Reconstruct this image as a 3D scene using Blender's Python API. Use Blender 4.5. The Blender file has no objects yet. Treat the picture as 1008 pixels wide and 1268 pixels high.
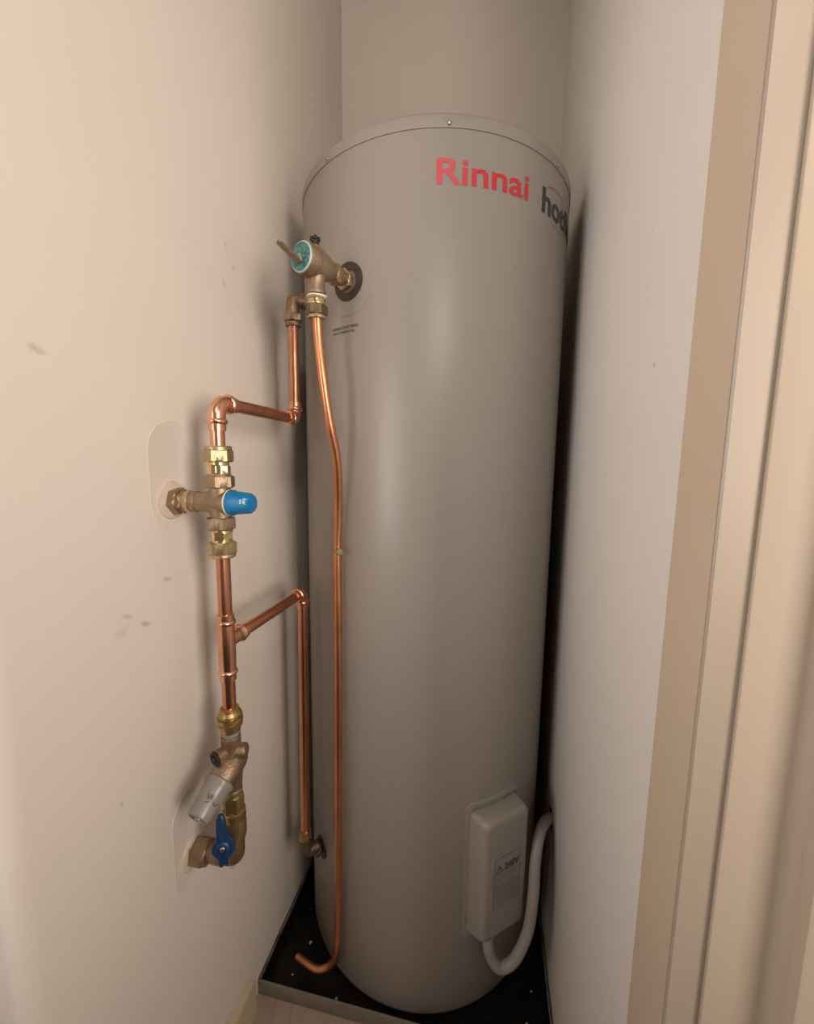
import bpy, bmesh, math, random
from mathutils import Vector, Matrix
random.seed(4)
S = bpy.context.scene
COL = S.collection
R = math.radians
# ------------------------------------------------------------------ camera
cam_d = bpy.data.cameras.new('camera'); cam = bpy.data.objects.new('camera', cam_d); COL.objects.link(cam); S.camera = cam
PITCH, YAW, ROLL = 0.126276363, 0.196472558, 0.0130188966
fh = Vector((-math.sin(YAW), math.cos(YAW), 0)); rt = Vector((math.cos(YAW), math.sin(YAW), 0)); zz = Vector((0, 0, 1))
fwd = fh*math.cos(PITCH) - zz*math.sin(PITCH); up = fh*math.sin(PITCH) + zz*math.cos(PITCH)
r2 = rt*math.cos(ROLL) + up*math.sin(ROLL); u2 = up*math.cos(ROLL) - rt*math.sin(ROLL)
cam.matrix_world = Matrix(((r2.x, u2.x, -fwd.x, 0), (r2.y, u2.y, -fwd.y, 0), (r2.z, u2.z, -fwd.z, 1.25), (0, 0, 0, 1)))
cam_d.sensor_fit = 'HORIZONTAL'; cam_d.sensor_width = 36.0; cam_d.lens = 36.0*510.570350/1008.0
cam_d.clip_start = 0.01; cam_d.clip_end = 50
# ------------------------------------------------------------------ world, lights, exposure
W = bpy.data.worlds.new('world'); S.world = W; W.use_nodes = True
W.node_tree.nodes['Background'].inputs[0].default_value = (0.9, 0.86, 0.8, 1)
W.node_tree.nodes['Background'].inputs[1].default_value = 0.1
def area(name, loc, target, size, power, col, size_y=None):
    d = bpy.data.lights.new(name, 'AREA'); d.energy = power; d.color = col; d.size = size; d.spread = R(118)
    if size_y: d.shape = 'RECTANGLE'; d.size_y = size_y
    else: d.shape = 'DISK'
    o = bpy.data.objects.new(name, d); COL.objects.link(o); o.location = loc
    o.rotation_euler = (Vector(target)-Vector(loc)).to_track_quat('-Z', 'Y').to_euler()
    return o
area('hall_lamp_right', (0.95, -0.42, 1.48), (-0.45, 0.55, 1.45), 0.45, 9.9, (1.0, 0.86, 0.75), 1.0)
area('hall_lamp_left', (-0.95, -0.48, 1.50), (0.10, 0.7, 1.60), 0.60, 8.0, (1.0, 0.91, 0.85), 1.0)
area('hall_ceiling_lamp', (0.45, -1.00, 2.60), (-0.15, 1.0, 2.4), 0.45, 5.6, (1.0, 0.87, 0.76))
S.view_settings.view_transform = 'Standard'; S.view_settings.look = 'None'
S.view_settings.exposure = 0.0; S.view_settings.gamma = 1.0; S.view_settings.use_curve_mapping = False

# ------------------------------------------------------------------ materials
def mat(name, col, rough=0.5, metal=0.0, bump=0.0, bscale=200.0, var=0.0, vscale=8.0, col2=None, coat=0.0, spec=0.5):
    m = bpy.data.materials.new(name); m.use_nodes = True
    nt = m.node_tree; b = nt.nodes['Principled BSDF']
    b.inputs['Base Color'].default_value = (*col, 1); b.inputs['Roughness'].default_value = rough
    b.inputs['Metallic'].default_value = metal; b.inputs['Coat Weight'].default_value = coat
    b.inputs['Coat Roughness'].default_value = 0.15; b.inputs['Specular IOR Level'].default_value = spec
    tc = nt.nodes.new('ShaderNodeTexCoord')
    if var > 0 or col2:
        n = nt.nodes.new('ShaderNodeTexNoise'); n.inputs['Scale'].default_value = vscale; n.inputs['Detail'].default_value = 6
        nt.links.new(tc.outputs['Object'], n.inputs['Vector'])
        r = nt.nodes.new('ShaderNodeMapRange'); r.inputs[1].default_value = 0.35; r.inputs[2].default_value = 0.65
        nt.links.new(n.outputs['Fac'], r.inputs[0])
        mx = nt.nodes.new('ShaderNodeMix'); mx.data_type = 'RGBA'
        c2 = col2 or tuple(c*(1-var) for c in col)
        mx.inputs[6].default_value = (*col, 1); mx.inputs[7].default_value = (*c2, 1)
        nt.links.new(r.outputs[0], mx.inputs[0]); nt.links.new(mx.outputs[2], b.inputs['Base Color'])
    if bump > 0:
        n = nt.nodes.new('ShaderNodeTexNoise'); n.inputs['Scale'].default_value = bscale; n.inputs['Detail'].default_value = 4
        nt.links.new(tc.outputs['Object'], n.inputs['Vector'])
        bp = nt.nodes.new('ShaderNodeBump'); bp.inputs['Strength'].default_value = bump; bp.inputs['Distance'].default_value = 0.002
        nt.links.new(n.outputs['Fac'], bp.inputs['Height']); nt.links.new(bp.outputs[0], b.inputs['Normal'])
    return m

WALLC = (0.72, 0.67, 0.61)
def wall_mat(name, marks, col=WALLC):
    """matt wall paint; marks = scuffs with shapes of their own: (centre, half sizes, tilt about x, colour, strength)"""
    m = mat(name, col, rough=0.6, bump=0.10, bscale=90, var=0.035, vscale=3.0, spec=0.35)
    nt = m.node_tree; b = nt.nodes['Principled BSDF']
    cur = b.inputs['Base Color'].links[0].from_socket
    tc = nt.nodes.new('ShaderNodeTexCoord')
    nz = nt.nodes.new('ShaderNodeTexNoise'); nz.inputs['Scale'].default_value = 120; nz.inputs['Detail'].default_value = 5
    nt.links.new(tc.outputs['Object'], nz.inputs['Vector'])
    for c, hs, tilt, mc, st in marks:
        mp = nt.nodes.new('ShaderNodeMapping'); mp.vector_type = 'TEXTURE'
        mp.inputs['Location'].default_value = c; mp.inputs['Rotation'].default_value = (tilt, 0, 0); mp.inputs['Scale'].default_value = hs
        nt.links.new(tc.outputs['Object'], mp.inputs['Vector'])
        ln = nt.nodes.new('ShaderNodeVectorMath'); ln.operation = 'LENGTH'; nt.links.new(mp.outputs[0], ln.inputs[0])
        ad = nt.nodes.new('ShaderNodeMath'); ad.operation = 'MULTIPLY_ADD'; ad.inputs[1].default_value = 1.2
        nt.links.new(nz.outputs['Fac'], ad.inputs[0]); nt.links.new(ln.outputs['Value'], ad.inputs[2])
        mr = nt.nodes.new('ShaderNodeMapRange'); mr.inputs[1].default_value = 1.55; mr.inputs[2].default_value = 0.7
        mr.inputs[3].default_value = 0; mr.inputs[4].default_value = st
        nt.links.new(ad.outputs[0], mr.inputs[0])
        mx = nt.nodes.new('ShaderNodeMix'); mx.data_type = 'RGBA'; mx.inputs[7].default_value = (*mc, 1)
        nt.links.new(mr.outputs[0], mx.inputs[0]); nt.links.new(cur, mx.inputs[6]); cur = mx.outputs[2]
    nt.links.new(cur, b.inputs['Base Color'])
    return m
GR = (0.33, 0.30, 0.27); OL = (0.42, 0.38, 0.22)
def mk(y, z, a, b_, tilt, c=GR, s=0.6): return ((-0.484, y, z), (0.02, a, b_), R(tilt), c, s)
M_wall_l = wall_mat('wall_paint_left', [
    mk(0.374, 1.363, .014, .006, -15, GR, .5), mk(0.46, 1.03, .014, .005, -25, OL, .55), mk(0.49, 1.008, .012, .005, -25, GR, .7),
    mk(0.535, 1.062, .012, .006, -20, GR, .5), mk(0.452, 1.012, .02, .01, 10, (.5, .45, .4), .4), mk(0.72, 1.63, .003, .012, 20, GR, .5),
    mk(0.74, 1.60, .005, .006, 0, GR, .5), mk(0.71, 1.56, .005, .012, 20, GR, .4), mk(0.55, 1.93, .003, .009, 25, (.2, .18, .16), .8),
    mk(0.43, 0.77, .003, .008, 10, GR, .6), mk(0.66, 0.42, .003, .010, 40, GR, .5)])
def mkr(y, z, a, b_, tilt, c=GR, s=0.6): return ((0.178, y, z), (0.02, a, b_), R(tilt), c, s)
M_wall_r = wall_mat('wall_paint_right', [mkr(0.53, 1.36, .004, .004, 0, (.45, .33, .25), .9), mkr(0.72, 0.62, .003, .02, 10, GR, .5),
    mkr(0.71, 0.37, .003, .025, 15, GR, .5), mkr(1.02, 1.83, .01, .016, 20, (.5, .42, .34), .5), mkr(0.572, 1.50, .0012, .20, 0, (.50, .44, .38), .45), mkr(1.0, 1.75, .008, .01, 0, (.5, .42, .34), .4)], (0.70, 0.665, 0.625))
M_wall_b = wall_mat('wall_paint_back', [])
M_hall = mat('hall_paint', (0.70, 0.64, 0.56), 0.6, var=0.03, vscale=2)
M_ceil = mat('ceiling_paint', (0.72, 0.69, 0.65), 0.7, var=0.03)
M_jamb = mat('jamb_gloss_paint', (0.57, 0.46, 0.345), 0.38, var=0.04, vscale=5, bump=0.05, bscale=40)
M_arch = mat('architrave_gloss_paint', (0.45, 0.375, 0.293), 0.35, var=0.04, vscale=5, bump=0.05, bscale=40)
M_arch_dim = mat('jamb_front_dimmed', (0.355, 0.297, 0.235), 0.38, var=0.04, vscale=5)  # frame cream with weaker light put into its colour, for the jamb front
M_skirt = mat('skirting_timber_paint', (0.56, 0.47, 0.33), 0.5, var=0.12, vscale=20)
M_patch = mat('filler_plaster', (0.72, 0.67, 0.61), 0.6, var=0.05, vscale=30, bump=0.1, bscale=80)
M_collar = mat('sealant_ring', (0.70, 0.62, 0.50), 0.6, var=0.15, vscale=60)
M_tank = mat('tank_enamel', (0.335, 0.309, 0.278), 0.36, var=0.02, vscale=3, bump=0.02, bscale=12, spec=0.5)
M_cap = mat('tank_cap_enamel', (0.335, 0.309, 0.278), 0.42, var=0.03, vscale=4)
M_cover = mat('cover_plastic', (0.32, 0.295, 0.268), 0.45, var=0.03, vscale=10, bump=0.05, bscale=300)
M_red = mat('red_print', (0.62, 0.035, 0.055), 0.4, var=0.05)
M_black = mat('black_print', (0.045, 0.042, 0.04), 0.45, var=0.1)
M_print = mat('faded_black_print', (0.09, 0.082, 0.075), 0.5, var=0.1)
M_cop = mat('copper', (0.79, 0.40, 0.25), 0.27, 1.0, bump=0.05, bscale=60, col2=(0.62, 0.28, 0.17), vscale=14)
M_cop2 = mat('bright_copper', (0.90, 0.50, 0.34), 0.25, 1.0, bump=0.05, bscale=60, col2=(0.78, 0.38, 0.25), vscale=25)
M_cop3 = mat('drain_copper', (0.78, 0.36, 0.19), 0.36, 1.0, bump=0.05, bscale=60, col2=(0.62, 0.26, 0.14), vscale=14)
M_brz = mat('cast_bronze', (0.42, 0.32, 0.215), 0.44, 0.85, bump=0.35, bscale=380, col2=(0.31, 0.225, 0.15), vscale=30)
M_brzd = mat('dull_bronze', (0.38, 0.275, 0.18), 0.45, 0.85, bump=0.35, bscale=380, col2=(0.25, 0.175, 0.115), vscale=30)
M_brass = mat('cast_brass', (0.62, 0.49, 0.30), 0.38, 0.9, bump=0.25, bscale=320, col2=(0.48, 0.37, 0.21), vscale=30)
M_brassb = mat('machined_brass', (0.85, 0.67, 0.37), 0.24, 1.0, bump=0.05, bscale=100, col2=(0.72, 0.54, 0.27), vscale=30)
M_brassy = mat('lacquered_brass', (0.54, 0.39, 0.18), 0.34, 0.9, bump=0.2, bscale=200, col2=(0.40, 0.27, 0.12), vscale=30)
M_tarn = mat('tarnished_brass', (0.20, 0.15, 0.09), 0.45, 0.7, bump=0.3, bscale=300, var=0.4, vscale=60)
M_blue = mat('blue_plastic', (0.0, 0.185, 0.43), 0.38, var=0.06, vscale=30)
M_blued = mat('dark_blue_handle', (0.006, 0.038, 0.115), 0.42, var=0.1, vscale=30)
M_white = mat('white_print', (0.5, 0.72, 0.82), 0.5, var=0.05)
M_teal = mat('teal_disc', (0.005, 0.10, 0.11), 0.4, 0.3, col2=(0.14, 0.32, 0.29), vscale=260, bump=0.3, bscale=500)
M_tealrim = mat('pale_disc_rim', (0.48, 0.62, 0.56), 0.4, 0.3, var=0.1)
M_steel = mat('steel', (0.50, 0.46, 0.42), 0.35, 1.0, var=0.2, vscale=60)
M_lever = mat('worn_lever_steel', (0.34, 0.27, 0.22), 0.4, 0.9, var=0.2, vscale=60)
M_rub = mat('black_rubber', (0.012, 0.011, 0.011), 0.5, var=0.2)
M_ringd = mat('dark_port_ring', (0.075, 0.056, 0.046), 0.5, 0.2, var=0.3, vscale=50)
M_greyp = mat('grey_valve_cap', (0.27, 0.255, 0.235), 0.3, var=0.2, vscale=40, bump=0.1, bscale=150)
M_cond = mat('grey_conduit', (0.33, 0.305, 0.28), 0.45, var=0.05, vscale=20)
M_tray = mat('black_tray', (0.010, 0.009, 0.009), 0.35, var=0.5, vscale=25, bump=0.3, bscale=40, spec=0.3)
M_trayf = mat('galvanised_tray_edge', (0.27, 0.245, 0.21), 0.6, 0.2, col2=(0.20, 0.18, 0.155), vscale=22, bump=0.2, bscale=120)
M_silic = mat('sealant_bead', (0.18, 0.16, 0.14), 0.5, col2=(0.05, 0.045, 0.04), vscale=30)
M_tape = mat('thread_tape', (0.72, 0.66, 0.58), 0.6, var=0.1, vscale=80)
M_debris = mat('plaster_crumb', (0.55, 0.52, 0.48), 0.7, var=0.1)
M_hole = mat('dark_gap', (0.02, 0.018, 0.016), 0.8, var=0.1)
def floor_mat():
    m = mat('floor_tile', (0.44, 0.34, 0.275), 0.5, col2=(0.37, 0.285, 0.225), vscale=9, bump=0.15, bscale=60)
    nt = m.node_tree; b = nt.nodes['Principled BSDF']; cur = b.inputs['Base Color'].links[0].from_socket
    tc = nt.nodes.new('ShaderNodeTexCoord')
    v = nt.nodes.new('ShaderNodeTexVoronoi'); v.feature = 'DISTANCE_TO_EDGE'; v.inputs['Scale'].default_value = 9
    nt.links.new(tc.outputs['Object'], v.inputs['Vector'])
    mr = nt.nodes.new('ShaderNodeMapRange'); mr.inputs[1].default_value = 0; mr.inputs[2].default_value = 0.03; mr.inputs[3].default_value = 0.45; mr.inputs[4].default_value = 0
    nt.links.new(v.outputs['Distance'], mr.inputs[0])
    mx = nt.nodes.new('ShaderNodeMix'); mx.data_type = 'RGBA'; mx.inputs[7].default_value = (0.26, 0.19, 0.14, 1)
    nt.links.new(mr.outputs[0], mx.inputs[0]); nt.links.new(cur, mx.inputs[6]); nt.links.new(mx.outputs[2], b.inputs['Base Color'])
    return m
M_floor = floor_mat()
M_hallf = mat('unseen_dark_floor', (0.07, 0.05, 0.04), 0.9, var=0.3, vscale=200)  # out of view; dark surface added to cut light bouncing up from below

# ------------------------------------------------------------------ helpers
def obj(name, bm, m, parent=None, smooth=35, label=None):
    me = bpy.data.meshes.new(name)
    bmesh.ops.recalc_face_normals(bm, faces=bm.faces)
    if parent is not None:
        o0 = Vector(parent['_o']) if '_o' in parent else Vector(parent.location)
        bmesh.ops.translate(bm, verts=bm.verts, vec=-o0)
    bm.to_mesh(me); bm.free()
    if smooth: me.shade_smooth(); me.set_sharp_from_angle(angle=R(smooth))
    for k in (m if isinstance(m, (list, tuple)) else [m]): me.materials.append(k)
    o = bpy.data.objects.new(name, me); COL.objects.link(o)
    if parent is not None:
        o.parent = parent
        if '_o' in parent: o['_o'] = parent['_o']
    if label: o['label'] = label
    return o
def thing(name, label, cat, loc, group=None):
    o = bpy.data.objects.new(name, None); COL.objects.link(o); o.location = loc; o.empty_display_size = 0.05
    o['label'] = label; o['category'] = cat; o['_o'] = tuple(loc)
    if group: o['group'] = group
    return o
def struct(o): o['kind'] = 'structure'; return o
def box(bm, x0, x1, y0, y1, z0, z1, bev=0.0, seg=2):
    vs = [bm.verts.new(p) for p in ((x0,y0,z0),(x1,y0,z0),(x1,y1,z0),(x0,y1,z0),(x0,y0,z1),(x1,y0,z1),(x1,y1,z1),(x0,y1,z1))]
    fs = [bm.faces.new([vs[i] for i in f]) for f in ((3,2,1,0),(4,5,6,7),(0,1,5,4),(1,2,6,5),(2,3,7,6),(3,0,4,7))]
    if bev > 0:
        es = list({e for f in fs for e in f.edges})
        bmesh.ops.bevel(bm, geom=es, offset=bev, segments=seg, affect='EDGES', profile=0.5)
    return bm
def frame(d):
    d = Vector(d).normalized(); a = Vector((0, 0, 1)) if abs(d.z) < 0.9 else Vector((1, 0, 0))
    u = d.cross(a).normalized(); return d, u, d.cross(u).normalized()
def lathe(bm, o, d, prof, seg=32, caps=True, rot=0.0, sx=1.0):
    """revolve profile [(t, r), ...] about the axis through o along d"""
    o = Vector(o); d, u, v = frame(d); rings = []
    for t, r in prof:
        rings.append([bm.verts.new(o+d*t+u*(r*sx*math.cos(2*math.pi*k/seg+rot))+v*(r*math.sin(2*math.pi*k/seg+rot))) for k in range(seg)])
    for a, b in zip(rings, rings[1:]):
        for k in range(seg): bm.faces.new((a[k], a[(k+1) % seg], b[(k+1) % seg], b[k]))
    if caps: bm.faces.new(rings[0]); bm.faces.new(rings[-1])
    return bm
def hexnut(bm, o, d, h, r, rot=0.0, ch=0.0016):
    """hexagonal nut with chamfered ends: hexagon intersected with a cone-ended turned blank"""
    o = Vector(o); d, u, v = frame(d); seg = 36; rings = []
    def hr(a):
        a = (a % (math.pi/3)) - math.pi/6
        return r*math.cos(math.pi/6)/math.cos(a)
    ap = r*math.cos(math.pi/6)
    for t, lim in ((0, ap*.96), (ch, r), (h-ch, r), (h, ap*.96)):
        rings.append([bm.verts.new(o+d*t+(u*math.cos(a+rot)+v*math.sin(a+rot))*min(hr(a), lim)) for a in [2*math.pi*k/seg for k in range(seg)]])
    for a, b in zip(rings, rings[1:]):
        for k in range(seg): bm.faces.new((a[k], a[(k+1) % seg], b[(k+1) % seg], b[k]))
    bm.faces.new(rings[0]); bm.faces.new(rings[-1])
    return bm
def smooth_path(pts, fillet, n=8):
    """polyline with rounded corners"""
    P = [Vector(p) for p in pts]; out = [P[0]]
    for i in range(1, len(P)-1):
        a, b, c = P[i-1], P[i], P[i+1]; f = min(fillet, (a-b).length*.49, (c-b).length*.49)
        s, e = b+(a-b).normalized()*f, b+(c-b).normalized()*f
        for k in range(n+1):
            t = k/n; out.append(s*(1-t)**2+b*2*t*(1-t)+e*t*t)
    out.append(P[-1]); return out
def arc_path(a, b, c, rad, n=10):
    """true circular bend at corner b between directions to a and c"""
    a, b, c = map(Vector, (a, b, c)); da, dc = (a-b).normalized(), (c-b).normalized()
    ang = da.angle(dc); t = rad/math.tan(ang/2); cen = b+(da+dc).normalized()*(rad/math.sin(ang/2))
    s, e = b+da*t, b+dc*t; out = []
    vs, ve = s-cen, e-cen; w = vs.angle(ve)
    for k in range(n+1):
        q = k/n; out.append(cen+(vs*math.sin((1-q)*w)+ve*math.sin(q*w))/math.sin(w))
    return out
def catmull(pts, n=8):
    P = [Vector(p) for p in pts]; P = [P[0]*2-P[1]]+P+[P[-1]*2-P[-2]]; out = []
    for i in range(1, len(P)-2):
        for k in range(n):
            t = k/n; a, b, c, d = P[i-1:i+3]
            out.append(0.5*((2*b)+(c-a)*t+(2*a-5*b+4*c-d)*t*t+(3*b-a-3*c+d)*t**3))
    out.append(P[-2]); return out
def sweep(bm, path, rad, seg=20, caps=True):
    P = [Vector(p) for p in path]; n = len(P); rr = rad if isinstance(rad, list) else [rad]*n
    T = [(P[min(i+1, n-1)]-P[max(i-1, 0)]).normalized() for i in range(n)]
    _, u, v = frame(T[0]); rings = []
    for i in range(n):
        if i:
            q = T[i-1].rotation_difference(T[i]); u = q @ u
            u = (u-T[i]*u.dot(T[i])).normalized()
        v = T[i].cross(u)
        rings.append([bm.verts.new(P[i]+(u*math.cos(2*math.pi*k/seg)+v*math.sin(2*math.pi*k/seg))*rr[i]) for k in range(seg)])
    for a, b in zip(rings, rings[1:]):
        for k in range(seg): bm.faces.new((a[k], a[(k+1) % seg], b[(k+1) % seg], b[k]))
    if caps: bm.faces.new(rings[0]); bm.faces.new(rings[-1])
    return bm
B = bmesh.new
def extrude_poly(bm, pts2, z0, z1):
    a = [bm.verts.new((x, y, z0)) for x, y in pts2]; b = [bm.verts.new((x, y, z1)) for x, y in pts2]; n = len(a)
    for k in range(n): bm.faces.new((a[k], a[(k+1) % n], b[(k+1) % n], b[k]))
    bm.faces.new(a); bm.faces.new(b); return bm

# ------------------------------------------------------------------ the room
FZ = 0.015
XL, XR = -0.484, 0.178

H = 2.80
# left wall with a softly rounded outer corner, turning into the hall wall
corner = [(XL-0.022+0.022*math.cos(a), 0.317+0.022*math.sin(a)) for a in [R(-90*k/8) for k in range(9)]]
w = B(); extrude_poly(w, [(XL, 1.45)]+corner+[(-1.9, 0.295), (-1.9, 0.36), (XL-0.06, 0.36), (XL-0.06, 1.45)], 0, H)
wall_left = struct(obj('wall_left', w, M_wall_l))
w = B(); extrude_poly(w, [(XR, 0.441), (XR, 1.5), (XR+0.11, 1.5), (XR+0.11, 0.441)], 0, H)
wall_right = struct(obj('wall_right', w, M_wall_r, smooth=0))
w = B(); extrude_poly(w, [(XL, 1.335), (XR, 1.455), (XR, 1.5), (XL, 1.5)], 0, H)
struct(obj('wall_back', w, M_wall_b, smooth=0))
w = B(); box(w, XL, XR, 0.32, 0.441, 2.72, H); box(w, 0.2, 1.7, 0.366, 0.43, 0, H); box(w, XR, 0.30, 0.366, 0.43, 2.74, H)
struct(obj('wall_front', w, M_hall, smooth=0))
w = B(); box(w, -1.96, -1.9, -1.9, 0.36, 0, H); struct(obj('wall_hall_left', w, M_hall, smooth=0))
w = B(); box(w, 1.7, 1.76, -1.9, 0.43, 0, H); struct(obj('wall_hall_right', w, M_hall, smooth=0))
w = B(); box(w, -1.96, 1.76, -1.96, -1.9, 0, H); struct(obj('wall_hall_rear', w, M_hall, smooth=0))
w = B(); box(w, -1.96, 1.76, 0.30, 1.55, -0.05, FZ); struct(obj('floor', w, M_floor, smooth=0))
w = B(); box(w, -1.96, 1.76, -1.96, 0.30, -0.05, FZ); struct(obj('floor_hall', w, M_hallf, smooth=0))
w = B(); box(w, -1.96, 1.76, -1.96, 1.55, H, H+0.05); struct(obj('ceiling', w, M_ceil, smooth=0))

# door frame on the right: jamb lining / stop, then moulded architrave
w = B(); extrude_poly(w, [(XR, 0.441), (XR, 0.3675), (0.225, 0.3675), (0.225, 0.441)], FZ, 2.72)
j = struct(obj('trim_1', w, M_jamb, smooth=25)); j['label'] = 'tan painted door jamb lining at the right end of the closet wall'
prof = [(0.2065, 0.364), (0.2052, 0.3630), (0.2052, 0.3612), (0.2058, 0.3602), (0.2070, 0.3597)]
prof += [(0.2475, 0.3595)]
prof += [(0.2475+0.0095*math.sin(R(a)), 0.3595-0.0095*(1-math.cos(R(a)))) for a in (18, 36, 54, 72, 86)]
prof += [(0.2574, 0.3400), (0.2586, 0.3375), (0.2610, 0.3365), (0.300, 0.3365), (0.303, 0.325), (0.303, 0.366), (0.2065, 0.366)]
w = B(); extrude_poly(w, prof, FZ, 2.76)
j = struct(obj('trim_2', w, M_arch, smooth=25)); j['label'] = 'cream painted moulded door architrave at the right edge'
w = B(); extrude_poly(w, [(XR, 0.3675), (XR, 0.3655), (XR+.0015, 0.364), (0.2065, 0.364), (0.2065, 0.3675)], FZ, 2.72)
j = struct(obj('trim_4', w, M_arch_dim, smooth=25)); j['label'] = 'narrow cream front strip of the door jamb beside the architrave'
# head lining of the opening
w = B(); box(w, XL, 0.2065, 0.345, 0.441, 2.70, 2.72); struct(obj('trim_3', w, M_jamb, smooth=0))

# skirting cut off square where the tray starts
w = B(); a = [(XL, FZ), (XL+.016, FZ), (XL+.015, .092), (XL+.013, .098), (XL, .111)]
va = [w.verts.new((x, 0.34, z)) for x, z in a]; vb = [w.verts.new((x, 0.700, z)) for x, z in a]
for k in range(5): w.faces.new((va[k], va[(k+1) % 5], vb[(k+1) % 5], vb[k]))
w.faces.new(va); w.faces.new(vb)
struct(obj('baseboard_left', w, M_skirt, smooth=0))

# plaster patches round the two pipe penetrations (thin raised filler, rim visible as a hairline)
def patch(yc, z0, z1, hw, nm='filler_patch'):
    pts = []
    for k in range(17): a = R(180*k/16); pts.append((yc+hw*math.cos(a), z1-hw+hw*math.sin(a)))
    for k in range(17): a = R(180+180*k/16); pts.append((yc+hw*math.cos(a), z0+hw+hw*math.sin(a)))
    bm = B(); n = len(pts); lv = []
    cz = (z0+z1)/2
    for s, x in ((1.0, 0), (0.992, .0006), (0.975, .0006), (0.955, .0003)):
        lv.append([bm.verts.new((XL+x+.00005, yc+(y-yc)*s, cz+(z-cz)*(1-(1-s)*.5))) for y, z in pts])
    for p, q in zip(lv, lv[1:]):
        for k in range(n): bm.faces.new((p[k], p[(k+1) % n], q[(k+1) % n], q[k]))
    bm.faces.new(lv[-1])
    return obj(nm, bm, M_wall_l, wall_left, smooth=30)
wall_left['_o'] = (0, 0, 0)
patch(0.562, 1.135, 1.305, 0.049)
patch(0.560, 0.500, 0.690, 0.047)
for yy, zc, nm in ((0.555, 1.183, 'sealant_collar'), (0.557, 0.565, 'sealant_collar')):
    bm = B(); lathe(bm, (XL+.0002, yy, zc), (1, 0, 0), [(0, .030), (.003, .029), (.004, .020), (.004, .010)], 32)
    obj(nm, bm, M_collar, wall_left)
wall_right['_o'] = (0, 0, 0)
bm = B(); pts = []
for k in range(20):
    a = 2*math.pi*k/20; q = 1+.18*math.sin(3*a+.5)+.1*math.sin(5*a)
    pts.append((0.958+.022*q*math.cos(a), 0.387+.026*q*math.sin(a)))
va = [bm.verts.new((XR-.0006, y, z)) for y, z in pts]; vb = [bm.verts.new((XR+.001, y, z)) for y, z in pts]
for k in range(20): bm.faces.new((va[k], va[(k+1) % 20], vb[(k+1) % 20], vb[k]))
bm.faces.new(va)
obj('cable_hole', bm, M_hole, wall_right, smooth=0)

# ------------------------------------------------------------------ drip tray
tray = thing('drip_tray', 'black drip tray with a grey metal front edge under the water heater', 'tray', (-0.15, 1.0, FZ))
bm = B(); x0, x1, y0 = XL+.003, XR-.003, 0.733
# pan floor following the slightly skewed back wall, with upstands
b0, b1 = 1.325, 1.412
def slab(bm, q, z0, z1): extrude_poly(bm, q, z0, z1)
slab(bm, [(x0, y0), (x1, y0), (x1, b1), (x0, b0)], FZ, FZ+.003)
slab(bm, [(x0, y0), (x0+.003, y0), (x0+.003, b0), (x0, b0)], FZ+.003, .050)
slab(bm, [(x1-.003, y0), (x1, y0), (x1, b1), (x1-.003, b1)], FZ+.003, .050)
slab(bm, [(x0, b0-.003), (x1, b1-.003), (x1, b1), (x0, b0)], FZ+.003, .050)
obj('tray_pan', bm, M_tray, tray, smooth=0)
bm = B(); box(bm, x0, x1, 0.728, 0.7335, FZ, .0505, .0012, 2)
obj('front_edge', bm, M_trayf, tray)
for sx, yb in ((x0+.002, b0), (x1-.002, b1)):
    bm = B(); sweep(bm, [(sx+random.uniform(-.001, .001), y0+(yb-y0)*k/14, .051+random.uniform(-.001, .001)) for k in range(15)], .003, 8)
    obj('rolled_edge', bm, M_silic, tray)
bm = B()
for x, y, s in ((-.405, .845, .0045), (-.345, .90, .004), (-.36, .742, .004), (-.30, .752, .005), (-.375, .80, .002), (-.42, .775, .0025), (.125, .80, .003), (.14, .86, .003), (.15, .79, .002), (-.44, .92, .002)):
    m4 = Matrix.Translation((x, y, FZ+.003+s*.7)) @ Matrix.Rotation(random.random()*3, 4, 'Z') @ Matrix.Diagonal((1, .7, .7, 1))
    bmesh.ops.create_icosphere(bm, subdivisions=1, radius=s, matrix=m4)
o = obj('debris', bm, M_debris, tray, smooth=0); o['kind'] = 'stuff'

# ------------------------------------------------------------------ water heater
CX, CY, RT = -0.1546, 1.0600, 0.305
ZB, ZS, ZT = 0.018, 1.801, 1.8265
heater = thing('water_heater', 'tall beige-grey cylindrical electric water heater standing in the closet', 'water heater', (CX, CY, ZB))
bm = B(); lathe(bm, (CX, CY, 0), (0, 0, 1), [(ZB, RT-.022), (ZB+.003, RT-.010), (ZB+.012, RT-.003), (ZB+.022, RT), (ZS-.001, RT), (ZS+.004, RT-.002)], 160)
obj('tank_body', bm, M_tank, heater, smooth=40)
bm = B(); lathe(bm, (CX, CY, 0), (0, 0, 1), [(ZS+.0004, RT-.004), (ZS+.0004, RT+.0012), (ZT-.006, RT+.0012), (ZT-.0015, RT-.002), (ZT, RT-.008), (ZT+.004, RT-.10), (ZT+.006, .01)], 160)
obj('top_cap', bm, M_cap, heater, smooth=50)
def cyl(deg, z, r=RT):
    a = R(deg); return Vector((CX+r*math.sin(a), CY-r*math.cos(a), z))
def nrm(deg): return Vector((math.sin(R(deg)), -math.cos(R(deg)), 0))
for deg in (12.5, -32.9, -78, 58, 103, 148, 193, 238):
    bm = B(); lathe(bm, cyl(deg, ZS+.0065, RT+.001), nrm(deg), [(0, .0038), (.0012, .0038), (.0028, .0026), (.0032, .0012)], 16)
    obj('screw', bm, M_steel, heater)

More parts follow.
